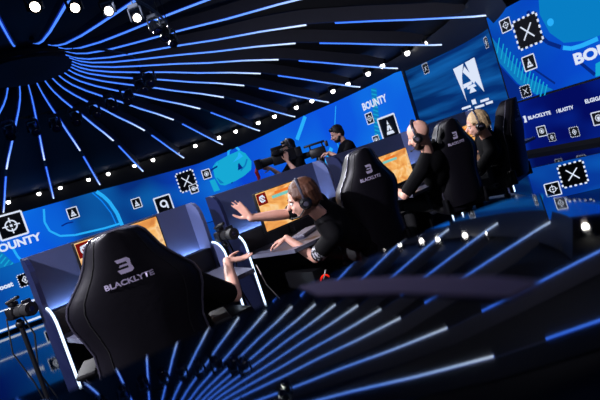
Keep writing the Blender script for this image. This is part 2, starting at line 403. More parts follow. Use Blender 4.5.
# ---- B wall: streaked ground, A logo
bg = poly_obj('logo', [[(-.42, .5), (-.02, .5), (-.12, .34), (-.2, .18), (-.26, -.05), (-.28, -.5)],
    [(.04, .5), (.42, .5), (.42, -.42), (.20, -.05), (.12, .1)],
    [(-.13, .3), (-.02, .42), (.24, -.05), (.14, -.12), (0, .12)],
    [(-.24, -.02), (.1, -.02), (.06, -.1), (-.26, -.14)],
    [(-.12, -.12), (.16, -.12), (.2, -.2), (.08, -.2), (.16, -.32), (-.1, -.32), (-.03, -.2), (-.14, -.2)]],
    GW, wallB, lambda x, y, o: fA(2.6, 2.12)(x * 2.15, y * 1.22, o), .06)
text_obj('lettering', 'BLAST   BOUNTY   2025', .1, GW, wallB, lambda x, y: fA(2.4, 1.3)(x, y, .06), .006) if False else None
for i, (x0, x1, y) in enumerate(((-1.15, -.45, .02), (-.3, .02, .12), (.35, 1.05, .06), (-.2, .55, -.08), (.7, 1.3, -.06), (-.75, -.4, -.12))):
    poly_obj('sponsor_mark', [seg(x0, y, x1, y, .075 if i != 1 else .16)], GW, wallB, fA(2.4, 1.3), .06)
for kind, az, z, s, d in (('x', 14.2, 3.22, .38, 1), ('x', .7, .56, .4, 1), ('ace', 9.4, .77, .38, 0), ('diamond', -6.9, 2.9, .3, 1)):
    emblem(kind, s, wallB, fA(az, z), .06, d)
# ---- C wall picture
def cpoly(name, pts, mat, off): return poly_obj(name, [pts], mat, wallC, lambda x, y, o: c_pt(x, y, o), off)
def cline(name, pts, wd, mat, off): return poly_obj(name, [seg(*a, *c, wd) for a, c in zip(pts, pts[1:])], mat, wallC, lambda x, y, o: c_pt(x, y, o), off)
cpoly('picture_patch', [(-.04, 2.9), (-.04, 2.2), (.35, 1.5), (.8, 1.07), (1.3, 1.07), (.7, 1.55), (.3, 2.2)], TEALD, .01)
for i in range(15):
    t = i / 15; x = -.02 + 1.05 * t; z = 2.75 - 1.65 * t ** .8
    cline('picture_rib', [(x + .0, z - .3), (x + .22, z + .05)], .035, TEAL, .015)
cpoly('picture_patch', [(-.04, 2.1), (-.04, 1.07), (.75, 1.07), (.3, 1.5)], NAVY, .012)
cpoly('picture_patch', [(1.62, 3.4), (1.5, 2.9), (1.62, 2.4), (1.9, 2.05), (2.4, 1.92), (3.4, 1.9), (3.4, 3.4)], glow('graphic_cyan', (8, 126, 196)), .01)
cline('picture_line', [(1.22, 3.1), (1.28, 2.6), (1.5, 2.2), (1.8, 1.98)], .1, NAVY, .014)
cline('picture_line', [(1.85, 1.95), (2.05, 1.86), (2.3, 1.84), (2.7, 1.86)], .1, LB, .016)
poly_obj('picture_spot', [[(1.72 + .09 * math.cos(2 * PI * i / 16), 2.62 + .09 * math.sin(2 * PI * i / 16)) for i in range(16)]], LB, wallC, lambda x, y, o: c_pt(x, y, o), .018)
cline('picture_line', [(2.15, 1.5), (2.42, 1.12)], .08, NAVY, .014); cline('picture_line', [(.95, 1.7), (1.4, 1.2)], .05, NAVY, .014)
cpoly('picture_patch', [(2.42, 1.07), (2.7, 1.07), (2.8, 1.4), (2.5, 1.35)], TEAL, .014)
for kind, s_, z, s, d, wx in (('target', .53, 3.02, .32, 0, 1), ('x', 1.09, 2.64, .72, 1, 1), ('ace', .9, 1.9, .36, 0, 1), ('x', .56, 1.24, .3, 1, 1)):
    emblem(kind, s, wallC, fC(s_, z), .02, d, wx)
text_obj('lettering', 'BOUNTY', .34, GW, wallC, lambda x, y: fC(2.05, 1.58)(x * 1.25, y, .02), .016, align='LEFT')
text_obj('lettering', 'BLACKLYTE', .125, GW, ribC, lambda x, y: fC(.42, .54)(x * 1.05, y, .05), .005, align='LEFT')
poly_obj('sponsor_mark', [[(.27, .45), (.36, .45), (.36, .63), (.27, .63), (.3, .54)]], GW, ribC, lambda x, y, o: c_pt(x, y, .08), 0)
text_obj('lettering', 'i BLASTTV', .12, GW, ribC, lambda x, y: fC(1.28, .53)(x * .85, y, .05), .005, align='LEFT')
text_obj('lettering', 'ELGIGANTEN', .125, GW, ribC, lambda x, y: fC(2.06, .58)(x, y, .05), .005, align='LEFT')
for kind, s_, z, s, d in (('shield', .72, .13, .26, 0), ('diamond', .96, -.08, .2, 1), ('diamond', 1.6, -.06, .24, 1), ('shield', 2.28, .14, .3, 0)):
    emblem(kind, s, ribC, fC(s_, z, .055), .02, d)
# low LED skirt standing on the arena floor beyond the stage
K0 = V((3.46, 7.62, 0)); KD = V((.9, -.44, 0)).normalized(); KN = V((-.44, -.9, 0)).normalized()
skirt = thing('low_screen', 'low blue LED panel with a big black X square, standing right of the stage', 'video screen', (0, 0, 0))
me = bpy.data.meshes.new('screen_panel'); me.from_pydata([K0 + KD * a + V((0, 0, z)) for a, z in ((0, ARENA), (3, ARENA), (3, .0), (0, .12))], [], [(0, 1, 2, 3)])
uv = me.uv_layers.new(name='UVMap')
for l, c in zip(uv.data, ((0, 0), (1, 0), (1, 1), (0, 1))): l.uv = c
me.materials.append(screen('skirt_picture', [(0, (6, 46, 140)), (.3, (7, 58, 155)), (1, (5, 40, 130))], (3, 1, 1), 1, .4, (16, 120, 220)))
o = bpy.data.objects.new('screen_panel', me); COL.objects.link(o); o.parent = skirt
b = MB(); b.prism([(0, ARENA), (3, ARENA), (3, -.01), (0, .11)], lambda a, z, t: K0 + KD * a - KN * (.01 + t) + V((0, 0, z)), .12); b.build('screen_back', FRAME, skirt, smooth=False)
fK = lambda a, z: (lambda x, y, o=.01: K0 + KD * (a + x) + KN * o + V((0, 0, z + y)))
emblem('x', .34, skirt, fK(.58, -.12), .01, True); emblem('target', .2, skirt, fK(.27, -.27), .01)
# ribbon barrier far left
rb = thing('ribbon_screen', 'navy LED ribbon barrier at far left with small emblems and lettering', 'video screen', (0, 0, 0))
L0 = V((-10.5, 10.8, 0)); LD = V((.95, .31, 0)).normalized(); LN = V((.31, -.95, 0)).normalized()
fL = lambda a, z: (lambda x, y, o=.01: L0 + LD * (a + x) + LN * o + V((0, 0, z + y)))
me = bpy.data.meshes.new('screen_panel'); me.from_pydata([L0 + LD * a + V((0, 0, z)) for a, z in ((0, -.36), (6.5, -.36), (6.5, 1.1), (0, 1.1))], [], [(0, 1, 2, 3)])
uv = me.uv_layers.new(name='UVMap')
for l, c in zip(uv.data, ((0, 0), (1, 0), (1, 1), (0, 1))): l.uv = c
me.materials.append(screen('ribbon_picture_left', [(0, (5, 28, 110)), (.4, (6, 40, 135)), (.62, (10, 100, 190)), (.75, (14, 140, 215)), (1, (8, 60, 160))], (4, 1, 1), 1, .3, (16, 130, 210)))
o = bpy.data.objects.new('screen_panel', me); COL.objects.link(o); o.parent = rb
b = MB(); b.box((3.25, 0, .34), (6.5, .1, 1.52)); pb = b.build('barrier', FRAME, rb, smooth=False)
pb.location = L0 - LN * .07; pb.rotation_euler = (0, 0, math.atan2(LD.y, LD.x))
poly_obj('light_line', [[(0, -.33), (6.5, -.33), (6.5, -.28), (0, -.28)], [(0, .12), (6.5, .12), (6.5, .15), (0, .15)]], GW, rb, fL(0, 0), .012)
text_obj('lettering', 'Elgato Boost', .22, GW, rb, lambda x, y: fL(3.12, .72)(x, y, .012), .006, align='RIGHT') if False else None
text_obj('lettering', 'Boost', .16, GW, rb, lambda x, y: fL(3.55, .66)(x, y, .012), .008, align='RIGHT')
emblem('diamond', .3, rb, fL(3.83, .66), .012, True); emblem('ace', .32, rb, fL(4.2, .78), .012); emblem('shield', .26, rb, fL(3.95, -.02), .012)
poly_obj('picture_patch', [[(4.1, -.26), (4.6, -.26), (4.75, .1), (4.25, .1)]], TEAL, rb, fL(0, 0), .011)

# ================================================================== CEILING LIGHT FINS
FIN = pbr('fin_grey_paint', (38, 37, 46), .6, 0, .15, 6)
def led_mat():
    mt = bpy.data.materials.new('fin_led'); mt.use_nodes = True; nt = mt.node_tree; nt.nodes.remove(nt.nodes['Principled BSDF'])
    e = nt.nodes.new('ShaderNodeEmission'); uvn = nt.nodes.new('ShaderNodeUVMap'); sx = nt.nodes.new('ShaderNodeSeparateXYZ')
    nt.links.new(uvn.outputs[0], sx.inputs[0])
    r = ramp(nt, [(0, (60, 118, 250)), (.3, (74, 130, 255)), (.72, (105, 155, 255)), (.9, (175, 205, 255)), (1, (215, 232, 255))])
    nt.links.new(sx.outputs['X'], r.inputs[0]); nt.links.new(r.outputs[0], e.inputs[0]); e.inputs[1].default_value = LED_ST
    nt.links.new(e.outputs[0], nt.nodes['Material Output'].inputs[0]); return mt
LED_ST = 1.4
LEDM = led_mat()
HALO = glow('fin_led_halo', (14, 44, 165), .8)  # bloom of the LED strips painted as weak blue emission
def fin_h(r): return .10 + .30 * min(1, max(0, (r - 2.0) / 5))
def make_fin():
    root = thing('ceiling_light_fin', 'x', 'light fin', (CX, CY, 0), 0, 'radial light fins of the ceiling')
    rs = [1.2, 1.45, 1.8, 2.4, 3.1, 4.3, 5.3, 6.5, 7.65, 8.3, 9.2, 10.05, 10.7]
    bot = [(r, prof_z(r)) for r in rs]; top = [(r, prof_z(r) + fin_h(r)) for r in rs]
    end = [(11.15, 3.78), (11.3, 3.88), (11.28, 3.98), (11.1, 4.06)]
    b = MB(); b.prism(bot + end + top[::-1], lambda a, c, t: (a, t - .06, c), .12); b.build('fin', FIN, root)
    for nm, r0, r1 in (('led_strip', 1.25, 7.62), ('led_strip', 8.3, 11.75)):
        n = 22; bm = bmesh.new(); uvl = bm.loops.layers.uv.new('UVMap'); rings = []
        for i in range(n + 1):
            t = i / n; r = r0 + (r1 - r0) * t; z = prof_z(r) - .012; hw = .012 + .013 * min(1, r / 6)
            rings.append([(bm.verts.new((r, y, z + dz)), t) for y, dz in ((-hw, 0), (hw, 0), (hw, -.035), (-hw, -.035))])
        for A, B in zip(rings, rings[1:]):
            for k in range(4):
                q = [A[k], A[(k + 1) % 4], B[(k + 1) % 4], B[k]]; f = bm.faces.new([x[0] for x in q])
                for lp, x in zip(f.loops, q): lp[uvl].uv = (x[1], 0)
        bm.faces.new([x[0] for x in rings[0]]); bm.faces.new([x[0] for x in rings[-1]][::-1])
        bmesh.ops.recalc_face_normals(bm, faces=bm.faces)
        me = bpy.data.meshes.new(nm); bm.to_mesh(me); bm.free(); me.materials.append(LEDM)
        o = bpy.data.objects.new(nm, me); COL.objects.link(o); o.parent = root
        # blue glow around the strip, drawn as a dim emissive band
        b = MB()
        P = [[(r0 + (r1 - r0) * i / 10, s * (.028 + .034 * min(1, (r0 + (r1 - r0) * i / 10) / 5)), prof_z(r0 + (r1 - r0) * i / 10) - .008) for s in (-1, 1)] for i in range(11)]
        b.grid(P); b.build('led_halo', HALO, o)
    return root
NF = 31
fin0 = make_fin()
KIDS[fin0.name] = list(fin0.children)
for k in range(NF):
    f = fin0 if k == 0 else dup(fin0)
    f.rotation_euler = (0, 0, rad(129 - k * 360 / NF)); q = rim_scale(f.rotation_euler.z); f.scale = (q, 1, 1)
    f['label'] = 'grey radial ceiling fin with a blue LED strip along its lower edge'
# ---- downlights round the rim
def make_down():
    root = thing('downlight', 'small round white downlight set in the black rim of the ceiling', 'ceiling light', (0, 0, 0), 0, 'rim downlights')
    b = MB(); b.lathe([(.2, 0), (.2, .18), (.15, .18), (.13, .03), (.13, 0)], (0, 0, 0), 20); b.build('housing', BLACK, root)
    b = MB(); b.ball((0, 0, -.05), .1, 16); b.build('lens', glow('downlight_lens', (255, 250, 245), 9), root)
    return root
dl = make_down(); KIDS[dl.name] = list(dl.children); first = True
for k in range(-8, 24):
    for dz in (-2.4, 2.5):
        az = rad(129 - k * 360 / NF + dz)
        if not -60 < math.degrees(az) < 150: continue
        d = dl if first else dup(dl); first = False
        d.location = dome(az, 12.75 * rim_scale(az), 4.06)
# ---- moving heads
def make_head():
    root = thing('moving_head', 'x', 'stage light', (0, 0, 0), 0, 'moving heads round the ceiling hub')
    b = MB(); b.box((0, 0, .36), (.34, .26, .14), bev=.02); b.cone((0, 0, .43), (0, 0, .55), .025); b.build('base', BLACK, root)
    b = MB()
    for s in (-1, 1): b.box((s * .2, 0, .12), (.05, .14, .42), bev=.015)
    b.box((0, 0, .30), (.44, .16, .05), bev=.015); b.build('yoke', BLACK, root)
    b = MB(); b.lathe([(.1, -.24), (.15, -.2), (.165, 0), (.15, .18), (.17, .22), (.17, .3)], (0, 0, 0), 20); h = b.build('head', BLACK, root)
    b = MB(); b.ball((0, 0, .29), (.13, .13, .03), 16); b.build('lens', pbr('lens_glass', (20, 26, 60), .08, spec=.8), h)
    return root
mh = make_head(); KIDS[mh.name] = list(mh.children)
hd = [c for c in mh.children if c.name.startswith('head')][0]; KIDS[hd.name] = list(hd.children)
LENS_ON = glow('lens_lit', (255, 238, 220), 14)
ring1 = [(18.3, 3.5), (32.2, 3.35), (51.6, 3.3), (67, 3.25), (81, 3.3), (94.4, 3.35), (108, 3.4), (121, 3.3), (135.5, 3.1)]
HPOS = [(dome(rad(a), r, 5.5), 0, 1.0) for a, r in ring1]
ARC2 = [(-2.75, 5.9), (-2.31, 6.22), (-1.97, 6.59), (-1.68, 7.01), (-1.45, 7.57), (-1.34, 8.17), (-1.29, 8.6), (-1.28, 9.07), (-1.32, 9.5)]
HPOS += [(V((x, y, 4.05)), 1 if i < 4 else 0, .45) for i, (x, y) in enumerate(ARC2[1:8])]
for i, (p, lit, sc) in enumerate(HPOS):
    h = mh if i == 0 else dup(mh)
    h.location = p; h.scale = (sc, sc, sc); h.rotation_euler = (0, 0, 0)
    aim = (V((0, 0, 1.3)) - p).normalized() if lit else (V((0, 0, -3.5)) - p).normalized() + V((.25 * math.sin(i * 2.1), 0, -.35))
    hh = [c for c in h.children if c.name.startswith('head')] or [c for c in KIDS.get(h.name, []) if c.name.startswith('head')]
    hh[0].rotation_euler = aim.to_track_quat('Z', 'Y').to_euler()
    h['label'] = 'dark moving-head lamp hanging in the arc below the ceiling hub' if sc == 1 else ('small lit spotlight with a bright white lens near the top left' if lit else 'small unlit spotlight at the right end of the near lamp arc')
    h['group'] = 'moving heads round the ceiling hub' if sc == 1 else ('lit spotlights of the near arc' if lit else 'unlit spotlights of the near arc')
    if lit:
        for c in h.children:
            for g in c.children:
                if g.name.startswith('lens'): g.data = g.data.copy(); g.data.materials.clear(); g.data.materials.append(LENS_ON)
b = MB(); b.tube([dome(rad(a), 3.35, 6.0) for a in range(-180, 180, 8)], .03, closed=True)
for a in range(0, 360, 45): b.cone(dome(rad(a), 3.35, 6.0), dome(rad(a), 3.35, 6.2), .012)
tag(b.build('lamp_pipe', BLACK), 'thin black ring pipe carrying the lamps below the hub', 'lamp pipe')
b = MB(); b.tube([V((x, y, 4.38)) for x, y in ARC2], .022)
for x, y in ARC2[::2]:
    r = math.hypot(x - CX, y - CY); b.cone((x, y, 4.38), (x, y, 5.1), .01)
tag(b.build('lamp_pipe', BLACK), 'thin curved black pipe carrying the lit spotlights at top left', 'lamp pipe')

# ================================================================== PLAYER PODS
PANEL = pbr('pod_panel_slate', (72, 80, 118), .42, 0, .08, 3)
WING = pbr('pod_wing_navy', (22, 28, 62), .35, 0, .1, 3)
DESK = pbr('desk_top_grey', (92, 94, 112), .4, 0, .1, 8)
DARK = pbr('pod_inner_black', (14, 14, 18), .5)
LEDW = glow('pod_led', (205, 228, 255), 2.2)
BAR = glow('pod_back_glow', (175, 215, 255), 30)
def local(o, x, y, z=0):      # pod-local -> world
    rz = o.rotation_euler.z; c, s = math.cos(rz), math.sin(rz)
    return V((o.location.x + c * x - s * y, o.location.y + s * x + c * y, o.location.z + z))
PANG = math.atan2(.62, .785)
P0 = V((-1.474, 3.75, 0)); PR = V((.785, .62, 0)); PS = V((1.159, .919, 0))
EDGE = [(.21, .90), (.25, .895), (.29, .88), (.33, .85), (.355, .81), (.36, .76), (.36, .02)]
def make_pod():
    root = thing('player_pod', 'x', 'gaming desk', (0, 0, 0), PANG, 'player pods')
    b = MB(); b.prism([(-.6, .02), (.65, .02), (.65, 1.26), (-.6, 1.26)], lambda a, c, t: (a, t, c), .04); b.build('back_panel', PANEL, root, smooth=False)
    prof = [(0, .02), (0, 1.26), (.06, 1.26), (.12, 1.245), (.165, 1.21), (.19, 1.16), (.2, 1.08), (.2, .93)] + EDGE
    for s in (-1, 1):
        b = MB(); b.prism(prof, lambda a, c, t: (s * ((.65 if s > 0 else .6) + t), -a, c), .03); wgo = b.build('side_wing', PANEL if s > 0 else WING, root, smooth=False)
        b = MB(); sx = .665 if s > 0 else -.615; b.tube([(sx, -a - .005, c + .005) for a, c in EDGE[:-1]] + [(sx, -.365, .6), (sx, -.365, .3), (sx, -.365, .03)], .0085); b.build('led_strip', LEDW, wgo)
    b = MB(); dp = [(-.595, -.02), (.645, -.02), (.645, -.34), (.56, -.88), (-.54, -.88), (-.595, -.34)]
    b.prism(dp, lambda a, c, t: (a, c, .67 + t), .03); b.build('desktop', DESK, root, smooth=False)
    b = MB(); b.box((.025, -.06, .36), (1.22, .03, .6)); b.build('modesty_panel', DARK, root)
    b = MB(); b.box((.025, -.035, .838), (1.2, .016, .03)); b.build('light_bar', BAR, root)
    b = MB(); b.box((.025, -.13, .785), (1.24, .14, .17), bev=.012); b.build('upstand', DARK, root)
    return root
pod = make_pod(); KIDS[pod.name] = list(pod.children)
for c in pod.children: KIDS[c.name] = list(c.children)
PODS = []
labs = ['nearest player pod at left, its glowing slate panel behind the big chair', 'second player pod, slate panel with LED edge beside the waving player',
        'third player pod, panel partly hidden by the middle chair', 'farthest player pod, at right in front of the bald player']
for i in range(4):
    p = pod if i == 0 else dup(pod); p.location = P0 + PS * i + PR * .05; p['label'] = labs[i]; PODS.append(p)
# ---- monitors, keyboards, mice, towers
def game_mat():
    mt = bpy.data.materials.new('game_picture'); mt.use_nodes = True; nt = mt.node_tree; nt.nodes.remove(nt.nodes['Principled BSDF'])
    e = nt.nodes.new('ShaderNodeEmission'); tc = nt.nodes.new('ShaderNodeTexCoord'); mp = nt.nodes.new('ShaderNodeMapping'); mp.inputs['Scale'].default_value = (6, 1, 10)
    nt.links.new(tc.outputs['Object'], mp.inputs[0]); n = nt.nodes.new('ShaderNodeTexNoise'); n.inputs['Scale'].default_value = .9; n.inputs['Detail'].default_value = 4; n.inputs['Distortion'].default_value = 1.2
    nt.links.new(mp.outputs[0], n.inputs['Vector'])
    r = ramp(nt, [(.25, (205, 120, 60)), (.42, (236, 160, 84)), (.52, (248, 184, 104)), (.62, (250, 208, 150)), (.75, (226, 168, 112))])
    nt.links.new(n.outputs['Fac'], r.inputs[0]); nt.links.new(r.outputs[0], e.inputs[0]); e.inputs[1].default_value = 1.0
    nt.links.new(e.outputs[0], nt.nodes['Material Output'].inputs[0]); return mt
GAME = game_mat(); BEZ = pbr('monitor_black', (14, 14, 17), .35)
def make_monitor():
    root = thing('monitor', 'x', 'monitor', (0, 0, 0), PANG, None)
    b = MB(); b.box((0, 0, 0), (.62, .035, .36), bev=.006); b.build('bezel', BEZ, root)
    sc = MB().box((0, -.0185, .005), (.596, .003, .335)).build('screen', GAME, root, smooth=False)
    b = MB(); b.box((-.245, -.021, .115), (.10, .003, .10)); bd = b.build('badge', glow('badge_red', (120, 16, 14), 1), sc)
    poly_obj('badge_lines', ring(-.245, .115, .026, .012, 0, 320, 9) + [seg(-.27, .14, -.22, .09, .01), seg(-.262, .085, -.232, .148, .008)], GW, sc, lambda x, y, o: (x, -.0235, y), 0)
    poly_obj('score_bar', [seg(-.1, .13, .08, .13, .022)], glow('score_orange', (240, 120, 40), 1), sc, lambda x, y, o: (x, -.0215, y), 0)
    poly_obj('score_bar', [seg(-.14, .1, .1, .1, .026)], glow('score_teal', (120, 200, 190), 1), sc, lambda x, y, o: (x, -.0215, y), 0)
    b = MB(); b.box((0, .035, -.12), (.06, .03, .3), bev=.008); b.build('stand_neck', BEZ, root)
    return root
mon = make_monitor(); KIDS[mon.name] = list(mon.children)
for c in mon.children: KIDS[c.name] = list(c.children)
MLAB = ['monitor with an orange game picture behind the nearest chair', 'monitor with an orange game picture behind the waving player',
        'monitor with a pale orange picture in front of the bald player', 'monitor on the farthest desk, in front of the blond player']
def base_for(p, x, y, top, lab):
    pass
MON = []
for i, (x, tz) in enumerate(((-.05, 1.255), (-.04, 1.165), (-.02, 1.10), (0, 1.1))):
    o = mon if i == 0 else dup(mon); o.location = local(PODS[i], x, -.29, tz - .18); o['label'] = MLAB[i]; MON.append(o)
    b = MB(); b.lathe([(.11, 0), (.11, .008), (.03, .016), (.022, max(.05, tz - .18 - .27 - .70 + .05))], (0, .035, 0), 24)
    f = b.build('stand_base', BEZ, o); f.location = (0, 0, .70 - (tz - .18))
KEYM = pbr('key_white', (150, 150, 165), .5)
def make_kb():
    root = thing('keyboard', 'x', 'keyboard', (0, 0, 0), PANG)
    MB().box((0, 0, .011), (.36, .13, .022), bev=.005).build('case', pbr('keyboard_case', (60, 58, 78), .4), root)
    b = MB()
    for r in range(5):
        for c in range(14): b.box((-.1625 + c * .025, .046 - r * .023, .027), (.019, .018, .012))
    b.build('keys', KEYM, root, smooth=False); return root
def make_mouse():
    root = thing('mouse', 'x', 'mouse', (0, 0, 0), PANG)
    MB().ball((0, 0, .006), (.031, .058, .032), 16).build('shell', pbr('mouse_shell', (40, 40, 48), .35), root)
    MB().cone((-.006, .03, .034), (.006, .03, .034), .009).build('wheel', KEYM, root); return root
kb = make_kb(); KIDS[kb.name] = list(kb.children); ms = make_mouse(); KIDS[ms.name] = list(ms.children)
wh = ['the nearest desk at left', "the waving player's desk", "the bald player's desk", 'the farthest desk']
for i in range(4):
    k = kb if i == 0 else dup(kb); k.location = local(PODS[i], (-.34, -.1, .0, 0)[i], (-.56, -.5, -.62, -.6)[i], .70); k['label'] = 'keyboard with pale keys on ' + wh[i]
    k.rotation_euler = (0, 0, PANG + (.5 if i < 2 else .1))
    q = ms if i == 0 else dup(ms); q.location = local(PODS[i], (-.3, .3, .3, .3)[i], (-.7, -.55, -.62, -.6)[i], .70); q['label'] = 'small dark mouse on ' + wh[i]
def tower(i, x, y, glowc, lab):
    root = thing('computer_tower', lab, 'computer', local(PODS[i], x, y), PANG)
    MB().box((0, 0, .23), (.2, .42, .42), bev=.01).build('case', BEZ, root)
    b = MB()
    for k in range(2): b.tube([(math.cos(a * PI / 8) * .05, -.214, .32 - k * .13 + .05 * math.sin(a * PI / 8)) for a in range(16)], .008, closed=True)
    b.build('fan_light', glowc, root)
    b = MB()
    for k in range(2):
        for a in range(7): b.box((0, 0, .025), (.012, .004, .04), Matrix.Translation((0, -.212, .32 - k * .13)) @ Matrix.Rotation(a * 2 * PI / 7, 4, 'Y'))
    b.build('fan_blades', BLACK, root)
    b = MB()
    for s in (-1, 1):
        for t in (-1, 1): b.cone((s * .08, t * .18, 0), (s * .08, t * .18, .03), .015)
    b.build('foot', RUB, root); return root
tower(1, -.22, -.5, glow('fan_red', (255, 40, 20), 1.2), "black computer tower with a red glowing fan under the waving player's desk")
tower(0, .42, -.55, glow('fan_green', (20, 150, 60), .8), 'black computer tower with a dim green light under the nearest desk')
# ---- player cameras on stands between the pods
def make_pcam(loc, rz, tilt, lab):
    root = thing('player_camera', lab, 'camera', loc, rz)
    z = .93
    b = MB(); b.box((0, 0, z), (.11, .08, .085), bev=.015); b.box((0, 0, z + .06), (.05, .06, .03), bev=.008); bd = b.build('body', BLACK, root)
    b = MB(); b.lathe([(.04, 0), (.042, .06), (.036, .065), (.036, .1), (.046, .1), (.046, .15)], (0, 0, 0), 20); l = b.build('lens', RUB, root); l.location = (0, -.04, z); l.rotation_euler = (rad(90), 0, 0)
    MB().ball((0, 0, .14), (.036, .036, .012), 14).build('lens_glass', pbr('lens_glass', (20, 26, 60), .08, spec=.8), l)
    b = MB(); b.box((.1, .02, z + .03), (.07, .02, .05), bev=.008); b.cone((.06, .02, z + .02), (.1, .02, z + .04), .008); b.build('monitor', BLACK, root)
    b = MB(); b.cone((-.02, .03, z + .075), (-.02, -.12, z + .1), .012); b.build('microphone', RUB, root)
    b = MB(); b.ball((0, 0, z - .085), .03); b.cone((0, 0, .2), (0, 0, z - .05), .016); b.build('pole', BLACK, root)
    for a in range(3):
        c, s = math.cos(a * 2.094 + .5), math.sin(a * 2.094 + .5)
        MB().tube([(0, 0, .3), (.08 * c, .08 * s, .12), (.16 * c, .16 * s, .012)], .011).build('leg', BLACK, root)
    b = MB(); b.tube([(.05, .04, z - .02), (.1, .06, z - .2), (.03, .05, z - .45), (.09, .04, z - .7), (.06, .02, .01), (.2, .1, .008)], .006); b.tube([(-.05, .04, z - .02), (-.09, .04, z - .25), (-.02, .05, z - .5), (.03, .04, .01)], .005)
    b.build('cable', RUB, root); return root
make_pcam((-.69, 4.02, 0), rad(40), 0, 'black player camera on a stand between the first and second pods')
make_pcam((-2.06, 3.36, 0), rad(60), 0, 'black player camera on a stand left of the nearest pod')
# loose cable
b = MB(); b.tube([(-.47, 3.78, .66), (-.44, 3.74, .5), (-.36, 3.66, .36), (-.25, 3.62, .31), (-.15, 3.6, .32), (-.05, 3.56, .38), (.02, 3.58, .5)], .005)
tag(b.build('headset_cable', pbr('cable_pale', (170, 165, 160), .5)), "thin pale cable hanging in a loop under the waving player's desk", 'cable')

# ================================================================== CHAIRS
LEA = pbr('chair_leather_black', (15, 13, 21), .45, 0, .2, 30, .4, .15)
PIPE = pbr('chair_piping_grey', (84, 82, 98), .35, .3)
LOGO = pbr('chair_print_silver', (205, 195, 225), .5)
LOGO.node_tree.nodes['Principled BSDF'].inputs['Emission Color'].default_value = (0, 0, 0, 1)
HWZ = [(.44, .20), (.50, .235), (.58, .25), (.68, .236), (.76, .232), (.84, .25), (.91, .272), (.97, .277), (1.02, .262), (1.07, .225), (1.12, .185), (1.17, .155), (1.22, .135), (1.26, .118), (1.285, .095), (1.298, .05)]
def hw_at(z):
    for (a, x), (c, y) in zip(HWZ, HWZ[1:]):
        if z <= c: return x + (y - x) * (z - a) / (c - a)
    return HWZ[-1][1]
def back_y(z): return -.02 - .10 * (z - .45) / .85 - .03 * max(0, z - 1.05)
def rear_pt(x, z, off=0):
    s = x / max(.05, hw_at(z)); return V((x, back_y(z) - .055 + .075 * abs(s) ** 3 - off, z))
